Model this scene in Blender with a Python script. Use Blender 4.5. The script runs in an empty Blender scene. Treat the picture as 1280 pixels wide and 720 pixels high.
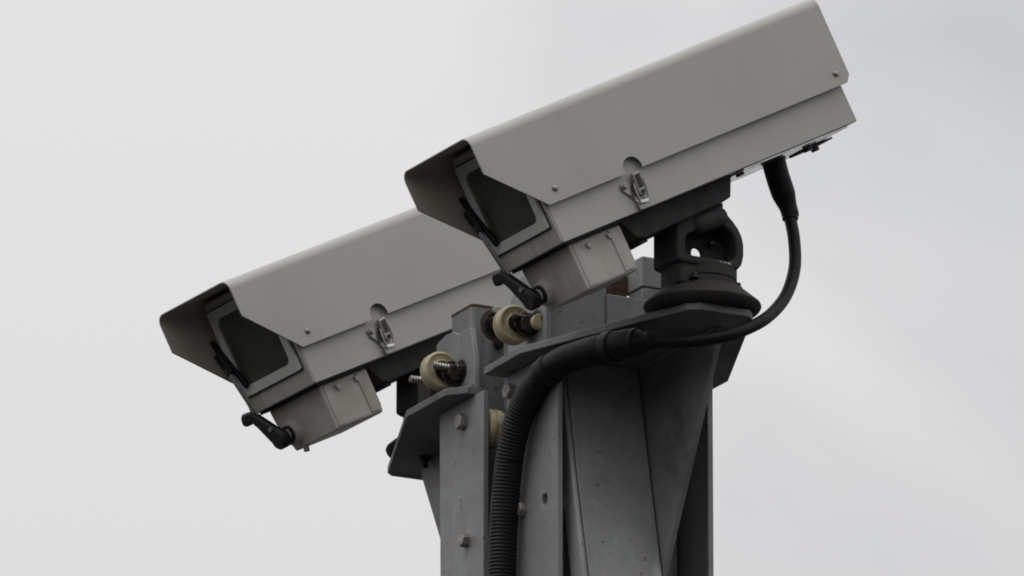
import bpy, bmesh, math, random
from mathutils import Vector, Matrix
random.seed(7)
R = math.radians
sc = bpy.context.scene
COL = sc.collection

# ------------------------------------------------------------------ camera
Z0 = 5.573                                  # height of the bracket shelves above the ground
ELEV = 17.0                                 # a long lens aimed up at the mast head
cam_d = bpy.data.cameras.new('camera')
cam_d.sensor_fit = 'HORIZONTAL'; cam_d.sensor_width = 36.0
cam_d.lens = 36.0 * 13700 / 1280
cam_d.clip_start = 0.5; cam_d.clip_end = 2000
cam = bpy.data.objects.new('camera', cam_d); COL.objects.link(cam)
cam.location = (-0.07229, -13.43595, Z0 - 3.97289)
cam.rotation_euler = (R(90 + ELEV), 0, 0)
sc.camera = cam

# ------------------------------------------------------------------ sky: even overcast
SUN_EL, SUN_AZ = 58.0, 240.0
world = bpy.data.worlds.new('World'); sc.world = world; world.use_nodes = True
nt = world.node_tree; nt.nodes.clear()
def N(t, kind, **kw):
    n = t.nodes.new(kind)
    for k, v in kw.items(): setattr(n, k, v)
    return n
wo = N(nt, 'ShaderNodeOutputWorld'); mixs = N(nt, 'ShaderNodeMixShader')
b1 = N(nt, 'ShaderNodeBackground'); b2 = N(nt, 'ShaderNodeBackground')
sky = N(nt, 'ShaderNodeTexSky', sky_type='NISHITA'); sky.sun_disc = False
sky.sun_elevation = R(SUN_EL); sky.sun_rotation = R(SUN_AZ)
b1.inputs['Strength'].default_value = 0.10
nt.links.new(sky.outputs[0], b1.inputs['Color'])
tc = N(nt, 'ShaderNodeTexCoord'); sep = N(nt, 'ShaderNodeSeparateXYZ')
nt.links.new(tc.outputs['Generated'], sep.inputs[0])
# overcast luminance (1 + 2 sin e) / 3 above the horizon, dull ground light below it
mr = N(nt, 'ShaderNodeMapRange'); mr.inputs['From Min'].default_value = 0.0; mr.inputs['From Max'].default_value = 1.0
mr.inputs['To Min'].default_value = 0.505; mr.inputs['To Max'].default_value = 1.47
nt.links.new(sep.outputs['Z'], mr.inputs['Value'])
hz = N(nt, 'ShaderNodeMapRange'); hz.interpolation_type = 'SMOOTHSTEP'
hz.inputs['From Min'].default_value = -0.06; hz.inputs['From Max'].default_value = 0.02
hz.inputs['To Min'].default_value = 0.135; hz.inputs['To Max'].default_value = 1.0
nt.links.new(sep.outputs['Z'], hz.inputs['Value'])
mul = N(nt, 'ShaderNodeMath', operation='MULTIPLY')
nt.links.new(mr.outputs[0], mul.inputs[0]); nt.links.new(hz.outputs[0], mul.inputs[1])
cl = N(nt, 'ShaderNodeTexNoise'); cl.inputs['Scale'].default_value = 9.0; cl.inputs['Detail'].default_value = 5.0
cl.inputs['Roughness'].default_value = 0.5; cl.inputs['Distortion'].default_value = 0.3
cmap = N(nt, 'ShaderNodeMapping'); cmap.inputs['Location'].default_value = (9.31, 28.18, 22.32); cmap.inputs['Scale'].default_value = (1.0, 1.0, 1.5)
nt.links.new(tc.outputs['Generated'], cmap.inputs[0]); nt.links.new(cmap.outputs[0], cl.inputs['Vector'])
ramp = N(nt, 'ShaderNodeValToRGB')
ramp.color_ramp.elements[0].position = 0.32; ramp.color_ramp.elements[0].color = (0.675, 0.682, 0.72, 1)
ramp.color_ramp.elements[1].position = 0.60; ramp.color_ramp.elements[1].color = (1.0, 0.995, 0.98, 1)
nt.links.new(cl.outputs['Fac'], ramp.inputs[0])
cm = N(nt, 'ShaderNodeMix', data_type='RGBA', blend_type='MULTIPLY'); cm.inputs[0].default_value = 1.0
nt.links.new(ramp.outputs[0], cm.inputs[6]); nt.links.new(mul.outputs[0], cm.inputs[7])
nt.links.new(cm.outputs[2], b2.inputs['Color']); b2.inputs['Strength'].default_value = 1.0
mixs.inputs[0].default_value = 0.94
nt.links.new(b1.outputs[0], mixs.inputs[1]); nt.links.new(b2.outputs[0], mixs.inputs[2])
nt.links.new(mixs.outputs[0], wo.inputs['Surface'])

sun_d = bpy.data.lights.new('sun', 'SUN'); sun_d.energy = 0.5; sun_d.angle = R(35); sun_d.color = (1, 0.97, 0.92)
sun = bpy.data.objects.new('sun', sun_d); COL.objects.link(sun)
sun.rotation_euler = (R(90 - SUN_EL), 0, R(180 - SUN_AZ))
sun.location = (0, 0, 12)

sc.view_settings.view_transform = 'Standard'; sc.view_settings.look = 'None'
sc.view_settings.exposure = 0.0; sc.view_settings.gamma = 1.0; sc.view_settings.use_curve_mapping = False
sc.cycles.filter_width = 1.9                 # a slightly soft long lens

# ------------------------------------------------------------------ materials
def mat(name, base, dark=None, rough=0.5, metal=0.0, noise=30.0, amount=0.5, bump=0.0, bump_scale=400.0,
        streak=None, spots=None, spec=0.5, detail=5.0, spangle=None):
    """base/dark: two tones of the surface mixed by noise; streak: (colour, scale vec, amount); spots: (colour, scale, threshold)"""
    m = bpy.data.materials.new(name); m.use_nodes = True
    t = m.node_tree; p = t.nodes['Principled BSDF']
    p.inputs['Metallic'].default_value = metal; p.inputs['Specular IOR Level'].default_value = spec
    tc_ = N(t, 'ShaderNodeTexCoord'); oi = N(t, 'ShaderNodeObjectInfo')       # every piece wears differently
    sc_ = N(t, 'ShaderNodeVectorMath', operation='SCALE'); sc_.inputs[0].default_value = (3.7, 2.3, 5.1); t.links.new(oi.outputs['Random'], sc_.inputs['Scale'])
    c = N(t, 'ShaderNodeVectorMath', operation='ADD'); t.links.new(tc_.outputs['Object'], c.inputs[0]); t.links.new(sc_.outputs[0], c.inputs[1])
    n = N(t, 'ShaderNodeTexNoise'); n.inputs['Scale'].default_value = noise; n.inputs['Detail'].default_value = detail
    n.inputs['Roughness'].default_value = 0.6
    t.links.new(c.outputs[0], n.inputs['Vector'])
    dark = dark or tuple(x * 0.7 for x in base)
    def mix(fac, a, b):
        x = N(t, 'ShaderNodeMix', data_type='RGBA')
        if isinstance(fac, float): x.inputs[0].default_value = fac
        else: t.links.new(fac, x.inputs[0])
        for i, s in ((6, a), (7, b)):
            if isinstance(s, tuple): x.inputs[i].default_value = (*s, 1)
            else: t.links.new(s, x.inputs[i])
        return x.outputs[2]
    def rng(val, a, b, lo, hi):
        x = N(t, 'ShaderNodeMapRange'); x.inputs[1].default_value = a; x.inputs[2].default_value = b
        x.inputs[3].default_value = lo; x.inputs[4].default_value = hi
        t.links.new(val, x.inputs[0]); return x.outputs[0]
    col = mix(rng(n.outputs['Fac'], 0.35, 0.7, 0.0, amount), base, dark)
    if spangle:
        v = N(t, 'ShaderNodeTexVoronoi'); v.inputs['Scale'].default_value = spangle[0]
        t.links.new(c.outputs[0], v.inputs['Vector'])
        s2 = N(t, 'ShaderNodeSeparateColor'); t.links.new(v.outputs['Color'], s2.inputs[0])
        col = mix(rng(s2.outputs[0], 0, 1, 0, spangle[2]), col, spangle[1])
    if streak:
        mp = N(t, 'ShaderNodeMapping'); mp.inputs['Scale'].default_value = streak[1]
        t.links.new(c.outputs[0], mp.inputs[0])
        n2 = N(t, 'ShaderNodeTexNoise'); n2.inputs['Scale'].default_value = 1.0; n2.inputs['Detail'].default_value = 4.0
        t.links.new(mp.outputs[0], n2.inputs['Vector'])
        col = mix(rng(n2.outputs['Fac'], streak[3], streak[3] + 0.2, 0, streak[2]), col, streak[0])
    if spots:
        n3 = N(t, 'ShaderNodeTexNoise'); n3.inputs['Scale'].default_value = spots[1]; n3.inputs['Detail'].default_value = 2.0
        t.links.new(c.outputs[0], n3.inputs['Vector'])
        col = mix(rng(n3.outputs['Fac'], spots[2], spots[2] + 0.06, 0, spots[3]), col, spots[0])
    t.links.new(col, p.inputs['Base Color'])
    t.links.new(rng(n.outputs['Fac'], 0.3, 0.7, max(rough - 0.08, 0.02), min(rough + 0.1, 1)), p.inputs['Roughness'])
    if bump:
        n4 = N(t, 'ShaderNodeTexNoise'); n4.inputs['Scale'].default_value = bump_scale; n4.inputs['Detail'].default_value = 3.0
        t.links.new(c.outputs[0], n4.inputs['Vector'])
        b = N(t, 'ShaderNodeBump'); b.inputs['Strength'].default_value = bump; b.inputs['Distance'].default_value = 0.001
        t.links.new(n4.outputs['Fac'], b.inputs['Height']); t.links.new(b.outputs[0], p.inputs['Normal'])
    return m
M = {}
M['paint'] = mat('beige_grey_paint', (0.472, 0.457, 0.43), (0.428, 0.41, 0.382), 0.42, noise=9, amount=0.5, bump=0.12, bump_scale=900,
                 streak=((0.27, 0.245, 0.21), (22, 70, 4), 0.13, 0.55), spots=((0.16, 0.14, 0.12), 230, 0.74, 0.6))
M['paint_dirty'] = mat('grimy_beige_paint', (0.50, 0.472, 0.428), (0.36, 0.325, 0.28), 0.5, noise=20, amount=0.7, bump=0.15, bump_scale=600,
                 streak=((0.16, 0.125, 0.095), (40, 90, 6), 0.34, 0.54), spots=((0.14, 0.11, 0.08), 120, 0.70, 0.5))
M['liner'] = mat('brown_grey_visor_lining', (0.43, 0.38, 0.325), (0.33, 0.285, 0.24), 0.7, noise=14)
M['galv'] = mat('galvanised_steel', (0.248, 0.253, 0.256), (0.172, 0.176, 0.177), 0.55, metal=0.15, noise=16, amount=0.6, bump=0.2, bump_scale=300,
                spangle=(75, (0.29, 0.298, 0.295), 0.4), streak=((0.36, 0.365, 0.36), (60, 60, 6), 0.4, 0.57), spots=((0.055, 0.05, 0.045), 110, 0.69, 0.75))
M['galv_old'] = mat('weathered_galvanised_steel', (0.20, 0.205, 0.205), (0.12, 0.122, 0.12), 0.6, metal=0.15, noise=22, amount=0.8, bump=0.25, bump_scale=260,
                spangle=(60, (0.25, 0.26, 0.26), 0.4), streak=((0.33, 0.335, 0.33), (95, 95, 8), 0.55, 0.53), spots=((0.06, 0.045, 0.035), 70, 0.66, 0.7))
M['galv_grime_shade'] = mat('grimy_shaded_galvanised_steel', (0.20, 0.205, 0.20), (0.085, 0.082, 0.075), 0.6, metal=0.1, noise=7, amount=0.95, bump=0.25, bump_scale=260,
                spangle=(60, (0.24, 0.245, 0.24), 0.3), spots=((0.05, 0.045, 0.038), 60, 0.66, 0.45))  # grime, with the shade under the shelf put into the darker colour
M['iron'] = mat('dark_painted_casting', (0.040, 0.037, 0.033), (0.022, 0.020, 0.018), 0.75, spec=0.3, noise=40, bump=0.35, bump_scale=350,
                streak=((0.075, 0.062, 0.05), (60, 60, 14), 0.5, 0.58))
M['rubber'] = mat('black_rubber', (0.005, 0.005, 0.005), (0.010, 0.0095, 0.009), 0.5, noise=60, spec=0.22)
M['plastic'] = mat('black_moulded_plastic', (0.009, 0.009, 0.010), (0.015, 0.015, 0.015), 0.5, noise=60, spec=0.35)
M['conduit'] = mat('dark_grey_conduit_plastic', (0.008, 0.008, 0.008), (0.014, 0.0135, 0.013), 0.52, spec=0.28, noise=50, spots=((0.06, 0.057, 0.05), 240, 0.68, 0.4))
M['nylon'] = mat('yellowed_nylon', (0.50, 0.43, 0.28), (0.36, 0.29, 0.175), 0.45, noise=60, amount=0.8, spots=((0.10, 0.07, 0.04), 90, 0.66, 0.6))
M['steel'] = mat('zinc_plated_steel', (0.36, 0.335, 0.295), (0.17, 0.145, 0.12), 0.55, metal=0.5, noise=120, amount=0.8)
M['stainless'] = mat('dull_stainless_steel', (0.36, 0.345, 0.325), (0.20, 0.19, 0.175), 0.4, metal=0.9, noise=150)
M['bright'] = mat('bright_bent_steel', (0.75, 0.74, 0.70), (0.6, 0.59, 0.56), 0.35, metal=0.6, noise=150)
M['oily'] = mat('oily_dark_steel', (0.045, 0.036, 0.03), (0.022, 0.02, 0.018), 0.35, metal=0.5, noise=120, amount=0.9, spots=((0.16, 0.085, 0.045), 160, 0.60, 0.7))
M['rust'] = mat('rusty_steel', (0.10, 0.052, 0.030), (0.05, 0.032, 0.024), 0.85, noise=90, amount=0.9, bump=0.4, bump_scale=500)
M['alu'] = mat('plain_aluminium_sheet', (0.62, 0.62, 0.62), (0.5, 0.5, 0.5), 0.22, metal=1.0, noise=40)
M['frame'] = mat('grey_green_window_frame', (0.62, 0.625, 0.585), (0.52, 0.52, 0.485), 0.4, noise=40)
M['gasket'] = mat('black_gasket', (0.01, 0.01, 0.01), None, 0.7)
M['inside'] = mat('dark_housing_interior', (0.40, 0.40, 0.33), None, 0.8)
gm = bpy.data.materials.new('dark_window_glass'); gm.use_nodes = True
t = gm.node_tree; t.nodes.clear()
o = N(t, 'ShaderNodeOutputMaterial'); mx = N(t, 'ShaderNodeMixShader'); fr = N(t, 'ShaderNodeFresnel'); fr.inputs[0].default_value = 1.5
tr = N(t, 'ShaderNodeBsdfTransparent'); tr.inputs[0].default_value = (0.62, 0.66, 0.62, 1)
gl = N(t, 'ShaderNodeBsdfGlossy'); gl.inputs['Roughness'].default_value = 0.06; gl.inputs[0].default_value = (0.85, 0.9, 0.85, 1)
df = N(t, 'ShaderNodeBsdfDiffuse'); df.inputs[0].default_value = (0.34, 0.34, 0.28, 1); md = N(t, 'ShaderNodeMixShader')
gn = N(t, 'ShaderNodeTexNoise'); gn.inputs['Scale'].default_value = 22.0; gn.inputs['Detail'].default_value = 4.0
gc = N(t, 'ShaderNodeTexCoord'); t.links.new(gc.outputs['Object'], gn.inputs['Vector'])
gr = N(t, 'ShaderNodeMapRange'); gr.inputs[1].default_value = 0.3; gr.inputs[2].default_value = 0.7; gr.inputs[3].default_value = 0.12; gr.inputs[4].default_value = 0.25
t.links.new(gn.outputs['Fac'], gr.inputs[0]); t.links.new(gr.outputs[0], md.inputs[0]); t.links.new(tr.outputs[0], md.inputs[1]); t.links.new(df.outputs[0], md.inputs[2])
t.links.new(fr.outputs[0], mx.inputs[0]); t.links.new(md.outputs[0], mx.inputs[1]); t.links.new(gl.outputs[0], mx.inputs[2]); t.links.new(mx.outputs[0], o.inputs[0])
M['glass'] = gm
M['lens'] = mat('lens_glass', (0.006, 0.006, 0.009), None, 0.08, spec=0.8)

# ------------------------------------------------------------------ mesh helpers (all sizes in millimetres, meshes in metres)
S = 0.001
def obj(name, bm, m, parent=None, bevel=0.0, smooth=30, wn=False, solid=0.0, segs=2):
    bmesh.ops.recalc_face_normals(bm, faces=bm.faces)
    me = bpy.data.meshes.new(name); bm.to_mesh(me); bm.free()
    me.materials.append(M[m])
    if smooth:
        me.shade_smooth(); me.set_sharp_from_angle(angle=R(smooth))
    ob = bpy.data.objects.new(name, me); COL.objects.link(ob)
    if parent: ob.parent = parent
    if solid:
        s = ob.modifiers.new('sheet', 'SOLIDIFY'); s.thickness = solid * S; s.offset = -1
    if bevel:
        b = ob.modifiers.new('edge', 'BEVEL'); b.width = bevel * S; b.segments = segs; b.limit_method = 'ANGLE'; b.angle_limit = R(35)
    if wn or bevel:
        w = ob.modifiers.new('normals', 'WEIGHTED_NORMAL'); w.keep_sharp = True
    return ob
def dup(ob, parent=None, name=None):
    c = ob.copy(); COL.objects.link(c); c.parent = parent if parent else ob.parent
    return c
def thing(name, label, cat, loc=(0, 0, 0), rot=None, group=None):
    e = bpy.data.objects.new(name, None); COL.objects.link(e); e.empty_display_size = 0.05
    if rot is None: e.location = loc
    else: e.matrix_world = Matrix.Translation(Vector(loc)) @ rot.to_4x4()
    e['label'] = label; e['category'] = cat
    if group: e['group'] = group
    return e
ID = lambda p, q, a: (p, q, a)
def plate(outer, a0, a1, fmap, holes=(), bm=None):
    """a flat outline (with holes) in (p, q), extruded from a0 to a1; fmap turns (p, q, a) into local mm"""
    bm = bm or bmesh.new()
    edges = []
    for loop in (outer, *holes):
        vs = [bm.verts.new(Vector(fmap(p, q, a0)) * S) for p, q in loop]
        edges += [bm.edges.new((vs[i], vs[(i + 1) % len(vs)])) for i in range(len(vs))]
    if holes: fs = [g for g in bmesh.ops.triangle_fill(bm, use_beauty=True, edges=edges)['geom'] if isinstance(g, bmesh.types.BMFace)]
    else: fs = [bm.faces.new([e.verts[0] for e in edges] if edges[0].verts[1] in edges[1].verts else [e.verts[0] for e in edges])]
    r = bmesh.ops.extrude_face_region(bm, geom=fs)
    dv = (Vector(fmap(0, 0, a1)) - Vector(fmap(0, 0, a0))) * S
    for g in r['geom']:
        if isinstance(g, bmesh.types.BMVert): g.co += dv
    return bm
def box(x0, x1, y0, y1, z0, z1, bm=None):
    return plate([(x0, y0), (x1, y0), (x1, y1), (x0, y1)], z0, z1, ID, bm=bm)
def circle(cx, cy, r, n=20, a0=0.0):
    return [(cx + r * math.cos(a0 + 2 * math.pi * i / n), cy + r * math.sin(a0 + 2 * math.pi * i / n)) for i in range(n)]
def rrect(x0, x1, y0, y1, r, n=6):
    o = []
    for cx, cy, a in ((x1 - r, y1 - r, 0), (x0 + r, y1 - r, 90), (x0 + r, y0 + r, 180), (x1 - r, y0 + r, 270)):
        for i in range(n + 1):
            b = R(a + 90 * i / n); o.append((cx + r * math.cos(b), cy + r * math.sin(b)))
    return o
def rod(p0, p1, r0, r1=None, n=18, bm=None, prof=None):
    """solid of revolution from p0 to p1 (mm); prof = [(t, r)] along the axis"""
    bm = bm or bmesh.new()
    p0, p1 = Vector(p0), Vector(p1); ax = (p1 - p0); L = ax.length; ax.normalize()
    s = ax.orthogonal().normalized(); q = ax.cross(s)
    prof = prof or [(0, r0), (1, r1 if r1 is not None else r0)]
    rings = []
    for tt, rr in prof:
        c = p0 + ax * L * tt
        rings.append([bm.verts.new((c + (s * math.cos(2 * math.pi * i / n) + q * math.sin(2 * math.pi * i / n)) * rr) * S) for i in range(n)])
    for a, b in zip(rings, rings[1:]):
        for i in range(n): bm.faces.new((a[i], a[(i + 1) % n], b[(i + 1) % n], b[i]))
    bm.faces.new(rings[0]); bm.faces.new(rings[-1][::-1])
    return bm
def spline(pts, step):
    """Catmull-Rom through pts (mm), resampled about every step mm"""
    P = [Vector(p) for p in pts]; P = [2 * P[0] - P[1]] + P + [2 * P[-1] - P[-2]]
    out = []
    for i in range(1, len(P) - 2):
        n = max(2, int((P[i + 1] - P[i]).length / step))
        for k in range(n):
            u = k / n
            out.append(0.5 * ((2 * P[i]) + (P[i + 1] - P[i - 1]) * u + (2 * P[i - 1] - 5 * P[i] + 4 * P[i + 1] - P[i + 2]) * u * u
                              + (3 * P[i] - P[i - 1] - 3 * P[i + 1] + P[i + 2]) * u ** 3))
    out.append(P[-2]); return out
def sweep(path, rad, n=20, bm=None):
    bm = bm or bmesh.new(); rings = []; s = None
    dist = 0
    for i, p in enumerate(path):
        tn = (path[min(i + 1, len(path) - 1)] - path[max(i - 1, 0)]).normalized()
        s = tn.orthogonal().normalized() if s is None else (s - tn * s.dot(tn)).normalized()
        q = tn.cross(s)
        if i: dist += (p - path[i - 1]).length
        rr = rad(dist) if callable(rad) else rad
        rings.append([bm.verts.new((p + (s * math.cos(2 * math.pi * k / n) + q * math.sin(2 * math.pi * k / n)) * rr) * S) for k in range(n)])
    for a, b in zip(rings, rings[1:]):
        for k in range(n): bm.faces.new((a[k], a[(k + 1) % n], b[(k + 1) % n], b[k]))
    bm.faces.new(rings[0]); bm.faces.new(rings[-1][::-1])
    return bm
def hex_bolt(name, p, ax, af, h, parent, m='steel', washer=True):
    """hexagon head on a washer, axis ax, sitting at p"""
    bm = bmesh.new(); p, ax = Vector(p), Vector(ax).normalized()
    if washer: rod(p, p + ax * 1.8, af * 0.78, n=20, bm=bm)
    k = af / math.sqrt(3)
    a = p + ax * (1.6 if washer else -1)
    rod(a, a + ax * h, k, n=6, bm=bm, prof=[(0, k), (0.86, k), (1, k * 0.86)])
    return obj(name, bm, m, parent, bevel=0.5, smooth=20)
def threaded(name, p0, p1, r, parent, m='oily', pitch=3.8):
    p0, p1 = Vector(p0), Vector(p1); L = (p1 - p0).length; n = int(L / pitch)
    prof = []
    for i in range(n): prof += [(i / n, r * 0.76), ((i + 0.5) / n, r)]
    prof.append((1, r * 0.8))
    return obj(name, rod(p0, p1, r, n=16, prof=prof), m, parent, smooth=25)

# ------------------------------------------------------------------ frame of the mast: u towards the near arm, v along the shelf width
sa, ca = math.sin(R(27)), math.cos(R(27))
MAST = Matrix(((sa, ca, 0), (-ca, sa, 0), (0, 0, 1)))           # columns are u, v, z
HALF = MAST @ Matrix.Rotation(math.pi, 3, 'Z')                   # the far arm: the same, turned half round
BASE = (0, 0, Z0)

# ---- the mast itself
mast = thing('mast', 'weathered galvanised steel mast of square rails rising between both brackets', 'mast', (0, 0, 0), MAST)
ZB = -Z0 * 1000
def mz(z): return z + Z0 * 1000
UVZ = lambda u, v, z: (u, v, z)
def rail(u0, u1, v0, v1, top, m='galv_old'):
    bm = plate(rrect(u0, u1, v0, v1, 5, 4), 0, mz(top), ID, holes=[rrect(u0 + 5, u1 - 5, v0 + 5, v1 - 5, 2, 4)])
    return obj('rail', bm, m, mast, bevel=0.8)
rail(-139, -78, -99, -46, 121)
rail(78, 128, -99, -46, 60)
rail(-139, -78, 46, 99, 60)
rail(70, 112, 49, 99, 112)
obj('column', plate(rrect(-55, 55, -68, 92, 8, 4), 0, mz(76), ID), 'galv_old', mast, bevel=1)
tb = obj('head_block', plate(rrect(62, 112, 48, 122, 3, 3), mz(114), mz(154), ID), 'galv', mast, bevel=1.2)
obj('rusty_stop', plate([(60, 6), (74, 6), (74, 46), (60, 46)], mz(60), mz(140), ID), 'rust', mast, bevel=1)
obj('spacer', plate([(70, 100), (100, 100), (100, 140), (70, 140)], mz(100), mz(138), ID), 'galv', mast, bevel=1)
# hardware on the tall rail
obj('rusty_rim', plate(rrect(-139.6, -77.4, -99.6, -45.4, 5, 4), mz(118.5), mz(122), ID, holes=[rrect(-133.5, -83.5, -93.5, -51.5, 2, 4)]), 'rust', mast, bevel=0.5)
rw = obj('rust_washer', rod((-78, -66, mz(97)), (-76.6, -66, mz(97)), 21, n=28), 'rust', mast)
hex_bolt('axle_bolt', (-77, -66, mz(97)), (1, 0, 0), 22, 16, mast, 'oily')
obj('clip', plate(rrect(-72, -50, mz(110), mz(120), 4, 4), -78, -69, lambda p, q, a: (a, p, q)), 'steel', mast, bevel=1)
obj('stop_pin', rod((-78, -62, mz(72)), (-52, -62, mz(70)), 7, n=12), 'oily', mast)

# ---- a mounting bracket: tapering shelf, two side plates, sloping front plate and gusset
def bracket(rot, near):
    lab = ('galvanised bracket under the upper right camera, grey conduit hanging from its shelf' if near else
           'galvanised bracket at the lower left, its tapering shelf carrying the left camera')
    b = thing('mounting_bracket', lab, 'bracket', BASE, rot, 'camera brackets on the mast')
    sh = [(36, -140), (140, -142), (404, -43), (414, -30), (414, 40), (404, 50), (152, 150), (36, 150)]
    if not near: sh = [(u, -v if abs(v) > 60 else v) for u, v in sh]; sh = [(142, -99), (142, -142), (424, -45), (434, -32), (434, 38), (424, 48), (180, 142), (70, 142), (46, 121), (46, 100.6), (142, 100.6)]
    obj('shelf', plate(sh, -10, 0, ID, holes=[] if near else [circle(330, 40, 7), circle(330, -40, 7)]), 'galv_grime_shade', b, bevel=1.2)
    # side plates; the outline is given in (u, z)
    def side(v0, v1, pts, holes=()):
        return obj('side_plate', plate(pts, v0, v1, lambda p, q, a: (p, a, q), holes=holes), 'galv', b, bevel=1.2)
    if near:
        lo = [(44, -800), (184, -800), (184, -10.5), (44, -10.5)]
        side(-111, -103, lo, [circle(149, -199, 7.5)])
        side(103, 111, lo)
        side(-110.5, -103.5, [(46, 0.4), (152, 0.4), (152, 112), (76, 112), (46, 78)])
    else:
        lo = [(22, -800), (136, -800), (147, -10.5), (22, -10.5)]
        side(103, 111, lo); side(-111, -103, lo)
        side(103.5, 110.5, [(47, 0.4), (158, 0.4), (157, 86), (130, 92), (108, 90), (96, 84), (59, 83), (47, 40)])
    # sloping front plate with side flanges
    T = 8
    def sl(z): return 150 + (-10 - z) * 67 / 300
    bm = plate([(sl(-10.5), -10.5), (sl(-520), -520), (sl(-520) - T, -520), (sl(-10.5) - T, -10.5)], -83, 21, lambda p, q, a: (p, a, q))
    obj('front_plate', bm, 'galv', b, bevel=1)
    for s in (-1,):
        bm = plate([(sl(-10.5) - 0.2, -10.8), (sl(-520) - 0.2, -520), (sl(-520) - 42, -520), (sl(-10.5) - 30, -10.8)], s * 83.2, s * 91, lambda p, q, a: (p, a, q))
        obj('flange', bm, 'galv', b, bevel=3.5)
    g = [(sl(-10.5) - 30, -10.8), (362, -10.8), (358, -30), (sl(-285) + 2, -290), (sl(-285) - 2, -300), (sl(-285) - 60, -300)]
    obj('gusset', plate(g, 23.5, 31, lambda p, q, a: (p, a, q)), 'galv_grime_shade', b, bevel=1)
    # weld beads where shelf, gusset and front plate meet
    rr = random.Random(3)
    def weld(p0, p1, r):
        p0, p1 = Vector(p0), Vector(p1); n = int((p1 - p0).length / 4)
        path = [p0.lerp(p1, i / n) for i in range(n + 1)]
        return obj('weld_bead', sweep(path, lambda d: r * (1 + 0.25 * math.sin(d * 1.6) + rr.uniform(-.15, .15)), 8), 'galv_old', b, smooth=60)
    weld((160, 21, -12), (356, 21, -12), 3)
    s0 = -1 if near else 1
    weld((50, s0 * 111.5, 1.5), (150, s0 * 111.5, 1.5), 3)
    return b
nb = bracket(MAST, True)
fb = bracket(HALF, False)
# cross plates standing on the near shelf
obj('cross_plate', plate([(-104, 0.6), (-19, 0.6), (-19, 98), (-104, 98)], 134, 141, lambda p, q, a: (a, p, q)), 'galv', nb, bevel=1)
obj('cross_plate', plate([(-18.4, 0.6), (96, 0.6), (96, 85), (-18.4, 85)], 136, 145, lambda p, q, a: (a, p, q), holes=[circle(2.5, 26, 19, 24)]), 'galv', nb, bevel=1)
obj('dark_filler', plate(rrect(166, 202, 60, 116, 4, 3), 0.6, 52, ID), 'iron', fb, bevel=1.5)  # added dark block, closes a gap where sky showed through
# bolts: near bracket
for (u, z, af) in ((58.6, -34, 19), (92, -198, 17)):
    hex_bolt('hex_bolt', (u, -111, z), (0, -1, 0), af, 11, nb, washer=False)
for (u, z, af) in ((76.6, -39, 19), (67, -199, 16)):
    hex_bolt('hex_bolt', (u, 111, z), (0, 1, 0), af, 11, fb, washer=False)
# fixing bolts of the pan heads, seen from below
for b_, pts in ((fb, ((330, 40), (330, -40), (415, -12))),):
    for (u, v) in pts:
        hex_bolt('fixing_bolt', (u, v, -10), (0, 0, -1), 11, 5, b_, 'gasket')
        if b_ is fb: obj('bolt_end', rod((u, v, -15), (u, v, -25), 4, n=10), 'gasket', b_)

# guide rollers
def roller(parent, c, ax, r, wdt, hubr=9):
    c, ax = Vector(c), Vector(ax).normalized()
    a, d = c - ax * wdt / 2, c + ax * wdt / 2
    prof = [(0, r - 4), (0.06, r - 1.5), (0.22, r), (0.38, r), (0.42, r - 2.2), (0.50, r - 2.2), (0.54, r), (0.85, r), (0.95, r - 1), (1, r - 3), (0.90, r - 6), (0.90, hubr + 5), (1.0, hubr + 3), (0.93, hubr + 2), (0.93, hubr)]
    o_ = obj('guide_roller', rod(a, d, r, n=48, prof=prof), 'nylon', parent, smooth=40)
    return o_
R1 = roller(fb, (104, 133, 33), (-1, 0, 0), 24.5, 20)
hex_bolt('axle_nut', (94, 131, 31), (-1, 0, 0), 17, 6, R1, 'oily')
hex_bolt('axle_nut', (88, 121, 27), (-1, 0, 0), 22, 7, fb, 'oily')
R2 = roller(nb, (106, -134, 38), (1, 0, 0), 25, 21)
hex_bolt('axle_nut', (116.5, -132, 38), (1, 0, 0), 17, 6, R2, 'oily')
hex_bolt('axle_nut', (122, -124, 35), (1, 0, 0), 21, 8, nb, 'oily')
obj('spacer_sleeve', rod((132, -113, 37), (142, -113, 37), 10, n=24), 'nylon', nb, bevel=0.8)
R3 = roller(fb, (46, 88, -53), (0, -1, 0), 25, 24)
obj('axle_end', rod((46, 74, -53), (46, 54, -53), 8, n=16), 'oily', R3, bevel=1)
R4 = roller(nb, (144, 1, 24), (1, 0, 0), 14, 14, 5)
threaded('adjusting_bolt', (85, 108, 33), (85, 152, 34), 5, fb, 'stainless')
threaded('adjusting_bolt', (145, 108, 32), (145, 154, 31), 5, fb, 'stainless')
threaded('adjusting_bolt', (127, -108, 42), (127, -144, 43), 5, nb)
for (b_, u, s) in ((fb, 85, 1), (fb, 145, 1), (nb, 127, -1)):
    hex_bolt('lock_nut', (u, s * 110.5, 31 if b_ is fb else 41), (0, s, 0), 20, 9, b_, 'oily')

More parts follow.
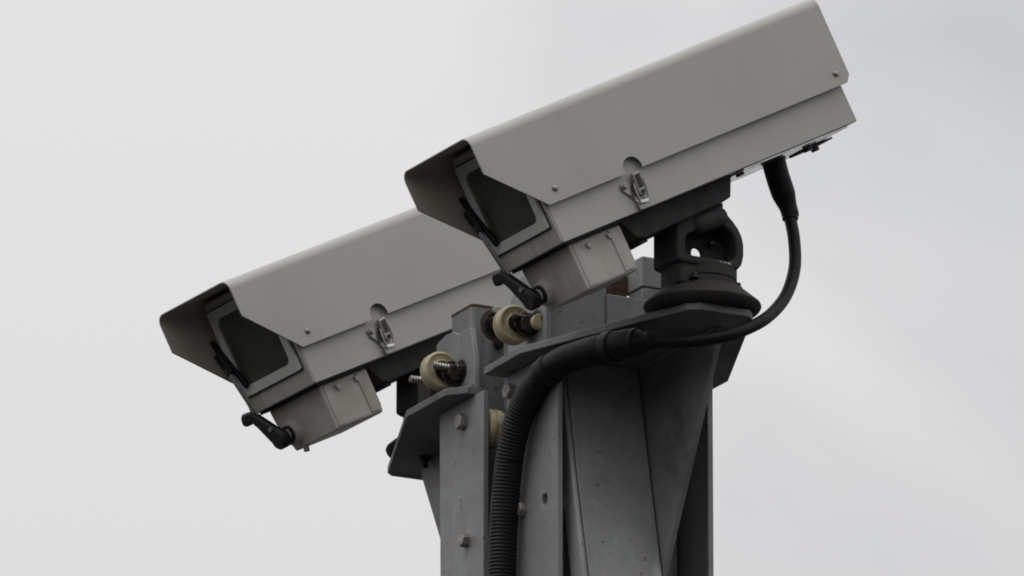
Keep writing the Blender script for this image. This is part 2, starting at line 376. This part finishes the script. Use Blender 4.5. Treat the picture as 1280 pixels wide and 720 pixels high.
# ------------------------------------------------------------------ pan heads
def pan_head(loc, yaw, label):
    h = thing('pan_head', label, 'pan head', loc, Matrix.Rotation(yaw, 3, 'Z'), 'pan heads on the brackets')
    o_ = obj('base_disc', rod((0, 0, 0.5), (0, 0, 33.5), 70, n=72,
        prof=[(0, 63), (0.06, 67), (0.2, 72.5), (0.30, 74), (0.38, 73), (0.82, 55.5), (0.90, 52), (0.92, 45), (1, 44)]), 'iron', h, smooth=35)
    obj('neck', rod((0, 0, 31), (0, 0, 58), 43, n=48, prof=[(0, 43), (0.35, 43), (0.36, 42), (0.44, 42), (0.45, 43.5), (1, 43.5)]), 'iron', h, smooth=35)
    obj('terminal_block', plate(rrect(-52, -12, -32, 18, 6, 4), 28, 58, ID), 'iron', h, bevel=2)
    prof = [(-58, 56), (-50, 53), (22, 53), (32, 56), (37, 62), (40, 74), (40, 88), (37.5, 99), (32, 109), (24, 118), (15, 126), (5, 139), (-58, 106)]
    xz = lambda p, q, a: (p, a, q)
    pk = [(-45, 68), (-40, 64), (18, 64), (25, 67), (29, 74), (29, 88), (26, 97), (19, 105), (8, 110), (-8, 108), (-30, 97), (-42, 90), (-45, 84)]
    obj('tilt_casting', plate(prof, -36, 0, xz, holes=[pk]), 'iron', h, bevel=3)
    obj('web', plate([(-52, 54), (24, 54), (34, 70), (34, 92), (20, 112), (4, 126), (-52, 98)], -4, 3, xz, holes=[circle(-10, 78, 8, 20)]), 'iron', h, bevel=1)
    obj('side_wall', plate([(-57.6, 56), (-49.6, 53), (-44, 53), (-44, 112), (-57.6, 104)], -34, 24, xz), 'iron', h, bevel=3)
    obj('tilt_boss', rod((-34, -30, 101), (16, -30, 127), 13, n=28, prof=[(0, 3), (0.06, 9), (0.15, 12.5), (0.5, 13), (0.85, 12.5), (0.94, 9), (1, 3)]), 'iron', h, smooth=60)
    obj('tilt_pin', rod((3, -12, 90), (9, -12, 93), 4, n=16), 'oily', h)
    for (x, y) in ((10, -38), (-34, -38), (36, -26)):
        hex_bolt('cap_bolt', (x, y, 33), (0, 0, 1), 8, 6, h, 'oily')
    for x in (4, 10, 16):
        obj('stud', rod((x, -35, 58.5), (x, -39, 58.5), 2.6, n=10), 'stainless', h)
    return h
DX, DY = sa * 0.365, -ca * 0.365
pan_head((DX, DY, Z0), R(30.11), 'dark cast pan head on round base under the upper right camera')
pan_head((-0.1635, 0.318, Z0), R(33.23), 'dark cast pan head mostly hidden behind the lower left bracket')

# ------------------------------------------------------------------ cameras: l backwards, w to the far side, d downwards
LWD = lambda l, w, d: (l, w, -d)
def security_camera(loc, yaw, pitch, roll, label):
    rot = Matrix.Rotation(yaw, 3, 'Z') @ Matrix.Rotation(-pitch, 3, 'Y') @ Matrix.Rotation(roll, 3, 'X')
    c = thing('security_camera', label, 'security camera', loc, rot, 'twin surveillance cameras on the mast')
    W, r, H, LEN = 164.0, 13.0, 116.0, 572.0
    # sunshield: one folded sheet with cut-back cheeks and a notch over each latch
    bm = bmesh.new()
    def vtx(l, w, d): return bm.verts.new(Vector((l, w, -d)) * S)
    arc = [(r - r * math.cos(R(90 * i / 10)), r - r * math.sin(R(90 * i / 10))) for i in range(11)]       # (w, d) from side to top
    prof = arc + [(W - a, b) for a, b in arc[::-1]]
    fr_ = [vtx(0, w, d) for w, d in prof]; bk = [vtx(LEN, w, d) for w, d in prof]
    for i in range(len(prof) - 1): bm.faces.new((fr_[i], fr_[i + 1], bk[i + 1], bk[i]))
    notch = [(208 + 14.5 * math.cos(R(a)), 112.5 - 14.5 * math.sin(R(a))) for a in range(195, -16, -14)]
    out = [(0, 50), (71, H), (193.2, H)] + notch + [(222.8, H), (563, H), (571, 107)]
    for w, a, b in ((0, fr_[0], bk[0]), (W, fr_[-1], bk[-1])):
        vs = [vtx(l, w, d) for l, d in out]
        bm.faces.new([a] + vs + [b])
    ss = obj('sunshield', bm, 'paint', c, solid=2.4, smooth=35, wn=True)
    ss.modifiers['sheet'].offset = 0; ss.data.materials.append(M['liner']); ss.modifiers['sheet'].material_offset = 1
    for l, d in ((88, 99), (552, 100)):
        pn = obj('screw', rod(LWD(l, 1.5, d), LWD(l, -4.2, d), 4.6, n=20, prof=[(0, 4.6), (0.55, 4.6), (0.85, 3.6), (1, 2)]), 'stainless', ss, smooth=40)
    # housing body: a box open at the front
    b_ = bmesh.new()
    v = [[[b_.verts.new(Vector((l, w, -d)) * S) for d in (7, 165)] for w in (8, 156)] for l in (73, 559)]
    for q in (((0,0,0),(0,0,1),(1,0,1),(1,0,0)), ((0,1,0),(0,1,1),(1,1,1),(1,1,0)), ((0,0,0),(0,1,0),(1,1,0),(1,0,0)), ((0,0,1),(0,1,1),(1,1,1),(1,0,1)), ((1,0,0),(1,0,1),(1,1,1),(1,1,0))):
        b_.faces.new([v[i][j][k] for i, j, k in q])
    body = obj('housing_body', b_, 'paint', c, solid=3, bevel=1.5, smooth=30)
    obj('interior', plate([(12, 11), (152, 11), (152, 160), (12, 160)], 112, 116, lambda p, q, a: (a, p, -q)), 'inside', body)
    PQ = lambda p, q, a: (a, p, -q)
    bz = obj('front_bezel', plate(rrect(9, 155, 9, 164.4, 3, 3), 70.5, 77, PQ, holes=[rrect(30, 140, 34, 126, 9, 5)]), 'paint_dirty', c, bevel=1)
    fm = obj('window_frame', plate(rrect(17, 151, 20, 141, 2.5, 3), 65.5, 70.2, PQ, holes=[rrect(30, 139, 33, 128, 10, 5)]), 'frame', c, bevel=0.8)
    obj('gasket', plate(rrect(15, 153, 18, 143, 3, 3), 69.6, 71.4, PQ, holes=[rrect(29, 140, 32, 129, 10, 5)]), 'gasket', fm)
    obj('window_glass', plate(rrect(29.5, 139.5, 32.5, 128.5, 10, 5), 68.2, 69.4, PQ), 'glass', c, smooth=0)
    ln = obj('lens', rod(LWD(78, 66, 88), LWD(111, 66, 88), 34, n=40, prof=[(0, 25), (0.0, 29), (0.3, 29), (0.32, 33), (1, 33)]), 'plastic', c, smooth=35)
    obj('front_element', rod(LWD(84, 66, 88), LWD(77.5, 66, 88), 25, n=40, prof=[(0, 25.5), (0.4, 24), (0.75, 17), (1, 4)]), 'lens', ln, smooth=60)
    # latch on the near side
    SW = lambda p, q, a: (p, a, -q)
    la = obj('latch', plate([(183, 128), (188, 125), (202, 128), (216, 126), (221, 130), (219, 136), (211, 148), (208, 157), (196, 157), (193, 147), (184, 135)], 4.6, 7.9, SW), 'stainless', c, bevel=0.8)
    for l, d in ((187.5, 130.5), (217, 131.5)):
        obj('rivet', rod(LWD(l, 5, d), LWD(l, 1.2, d), 3.2, n=16, prof=[(0, 3.4), (0.5, 3.2), (1, 1.5)]), 'steel', la, smooth=40)
    lv = obj('lever', plate([(202, 119), (214.5, 117.5), (212.5, 143), (210.5, 149), (201.5, 149.5), (199.5, 144)], -2.5, 4.5, SW), 'stainless', la, bevel=1.8)
    obj('lever_inlay', plate([(204.2, 122), (212.2, 121), (210.8, 139), (203.0, 139.6)], -3.3, -2.4, SW), 'oily', lv, bevel=0.4)
    obj('lever_window', plate([(203.6, 142), (210, 141.5), (209, 147), (203.4, 147.2)], -3.2, -2.4, SW), 'gasket', lv)
    wire = spline([LWD(200, 0, 131), LWD(197.5, -1, 143), LWD(198.5, -1, 155), LWD(209.5, -1, 155.5), LWD(214.5, -1, 144), LWD(216, 0, 131)], 3)
    obj('wire_loop', sweep(wire, 1.5, 8), 'stainless', la, smooth=60)
    obj('hook', plate([(194.5, 156), (208, 157.5), (208, 166), (194.5, 165)], 2.0, 7.8, SW), 'stainless', la, bevel=1)
    obj('hook_lip', plate([(197, 153.5), (209.5, 155), (209, 159.5), (196.6, 158)], -3.2, 1.9, SW), 'bright', la, bevel=1)
    # underside
    up_ = lambda p, q, a: (p, q, -a)
    obj('base_plate', plate([(372, 14), (546, 14), (546, 150), (372, 150)], 165.1, 167.5, up_), 'alu', c, bevel=0.6)
    for l, w, h in ((536, 84, 9), (508, 60, 7), (484, 120, 5), (382, 40, 4)):
        obj('base_bolt', rod(LWD(l, w, 167), LWD(l, w, 167 + h), 6, n=6), 'oily', c)
    obj('blanking_strip', plate([(520, 70), (572 - 14, 70), (572 - 14, 120), (520, 120)], 167.6, 170, up_), 'gasket', c)
    # wiper motor box
    fl = obj('motor_flange', plate([(80, 17), (176, 17), (176, 150), (80, 150)], 165.2, 168.8, up_), 'gasket', c, bevel=0.6)
    WD = lambda p, q, a: (a, p, -q)
    wm = obj('wiper_motor', plate([(25, 169), (141, 169), (139, 188), (132, 206), (123, 231), (28, 231), (25, 228)], 88, 171, WD), 'paint_dirty', c, bevel=2.2, segs=3)
    obj('motor_cover_band', plate([(151, 171), (170.4, 171), (170.4, 222), (164, 227), (151, 227)], 23.6, 27, SW), 'paint_dirty', wm, bevel=1)
    obj('motor_cover_band', plate([(93, 172), (104, 172), (104, 227), (93, 227)], 24.0, 27, SW), 'paint_dirty', wm, bevel=0.8)
    for l, d in ((112, 176), (146, 175)):
        obj('cover_clip', plate([(l, d), (l + 9, d), (l + 7, d + 7), (l + 2, d + 7)], 21.5, 26, SW), 'paint_dirty', wm, bevel=0.8)
    obj('shaft_boss', rod(LWD(89, 110, 208), LWD(79, 110, 208), 17, n=32, prof=[(0, 19), (0.35, 17), (0.9, 15.5), (1, 14.5)]), 'paint_dirty', wm, smooth=40)
    obj('shaft_seal', rod(LWD(79.5, 110, 208), LWD(76, 110, 208), 12, n=24), 'gasket', wm, smooth=40)
    obj('shaft', rod(LWD(77, 110, 208), LWD(66, 110, 208), 8, n=24), 'paint_dirty', wm, smooth=40)
    obj('drain_screw', rod(LWD(92, 104, 230), LWD(90, 104, 237), 4, n=12), 'steel', wm, smooth=40)
    # wiper
    wa = obj('wiper_arm', plate([(164, 163), (159, 158), (140, 160), (133, 167), (106, 194), (96, 200), (91, 208), (94, 218), (104, 223), (117, 221), (127, 205), (139, 184), (146, 175), (160, 176), (166, 172)], 57, 67, WD), 'plastic', c, bevel=3)
    obj('arm_hub', rod(LWD(68, 107, 210), LWD(54, 107, 210), 12, n=24, prof=[(0, 12), (0.8, 13), (1, 11)]), 'plastic', wa, smooth=35)
    obj('hub_screw', rod(LWD(57.5, 112, 193), LWD(54, 112, 193), 3.0, n=12), 'steel', wa, smooth=30)
    for dw in (0, 6):
        obj('arm_wire', sweep(spline([LWD(62, 131 + dw, 168), LWD(60, 135 + dw * .8, 146), LWD(58, 141 + dw * .6, 118), LWD(57, 147 + dw * .5, 96)], 6), 1.8, 8), 'stainless', wa, smooth=60)
    bl = obj('wiper_blade', plate([(163, 55), (157, 55), (151, 70), (125, 127), (132, 131), (157, 76)], 60.5, 65.5, WD), 'rubber', c, bevel=1)
    obj('blade_clip', plate([(161, 76), (150, 72), (137, 103), (148, 108)], 55.5, 61, WD), 'plastic', bl, bevel=1.5)
    # tilting platform below the housing
    mp_ = obj('mounting_plate', plate([(177, 165.15), (192, 193), (203, 197), (336, 193), (348, 191), (363, 165.15)], 30, 134, SW), 'iron', c, bevel=1.5)
    obj('clamp_bar', plate([(200, 197), (212, 197), (212, 202), (200, 202)], 40, 124, SW), 'iron', mp_, bevel=0.8)
    obj('clamp_bar', plate([(318, 193), (340, 193), (338, 199), (320, 199)], 40, 124, SW), 'iron', mp_, bevel=0.8)
    return c
sR = security_camera((-0.1279, -0.5801, Z0 + 0.1515), R(30.25), R(27.91), R(-0.95),
    'beige security camera at upper right with black cable leaving its rear underside')
sL = security_camera((-0.4402, 0.0451, Z0 + 0.1588), R(36.21), R(27.22), R(-3.62),
    'beige security camera at lower left, its rear hidden behind the other camera')

# ------------------------------------------------------------------ cable with its boot, and the corrugated conduit it runs into
cb = thing('power_cable', 'black cable with a thick rubber boot looping down from the upper right camera', 'cable', (0.2579, -0.2616, Z0 + 0.2257))
path = spline([(20, 15, -71), (25, 5, -106), (25, -9, -147), (14, -32, -189), (-6, -64, -224), (-31, -92, -249), (-66, -113, -268), (-106, -106, -272), (-146, -87, -268), (-190, -62, -263)], 4)
obj('cable_run', sweep(path, 7.9, 20), 'rubber', cb, smooth=60)
bp = spline([(-2, -1, 4), (5, 6, -22), (14, 13, -48), (20, 15, -66), (20.6, 14, -76)], 2)
tot = sum((b - a).length for a, b in zip(bp, bp[1:]))
def boot(d):
    k = d / tot
    if k < 0.07: return 16.6
    if k < 0.10: return 16.6 - (k - 0.07) / 0.03 * 1.4
    if k < 0.55: return 15.2
    if k < 0.86: return 15.2 - 4.0 * (0.5 - 0.5 * math.cos(math.pi * (k - 0.55) / 0.31))
    return 11.2 if k < 0.95 else 10.2
obj('cable_boot', sweep(bp, boot, 28), 'rubber', cb, smooth=40)

cd = thing('corrugated_conduit', 'dark grey corrugated conduit curving down the near face of the mast', 'conduit', BASE, MAST)
cpts = [(338, -75, -38), (300, -86, -34), (254, -98, -31), (205, -114, -33), (168, -124, -45), (128, -130, -74), (103, -132, -112), (89, -132, -150), (79, -132, -200), (73, -132, -262), (70, -132, -340), (68, -132, -460), (68, -132, -640), (68, -132, -800)]
cpath = spline(cpts, 1.0)
acc = [0.0]
for a, b in zip(cpath, cpath[1:]): acc.append(acc[-1] + (b - a).length)
obj('corrugated_tube', sweep(cpath, lambda d: 17.9 + 0.6 * max(-1, min(1, 1.6 * math.sin(d * 2 * math.pi / 4.8))), 28), 'conduit', cd, smooth=50)
def collar(d0, d1, rr_):
    pth = [p for p, q in zip(cpath, acc) if d0 <= q <= d1]
    L = d1 - d0
    return obj('collar', sweep(pth, lambda d: rr_ if 1.5 < d < L - 1.5 else rr_ - 1.2, 32), 'conduit', cd, smooth=40)
collar(42, 60, 20.2)
collar(158, 178, 20.4)
collar(0, 6, 18.6)
obj('end_seal', sweep([Vector((336, -75.6, -37.8)), Vector((341, -74, -38.3)), Vector((346, -72.6, -38.8)), Vector((352, -71, -39.3)), Vector((358, -69.4, -39.8))], lambda d: 17.6 - 8.4 * min(1, d / 20), 24), 'rubber', cd, smooth=60)
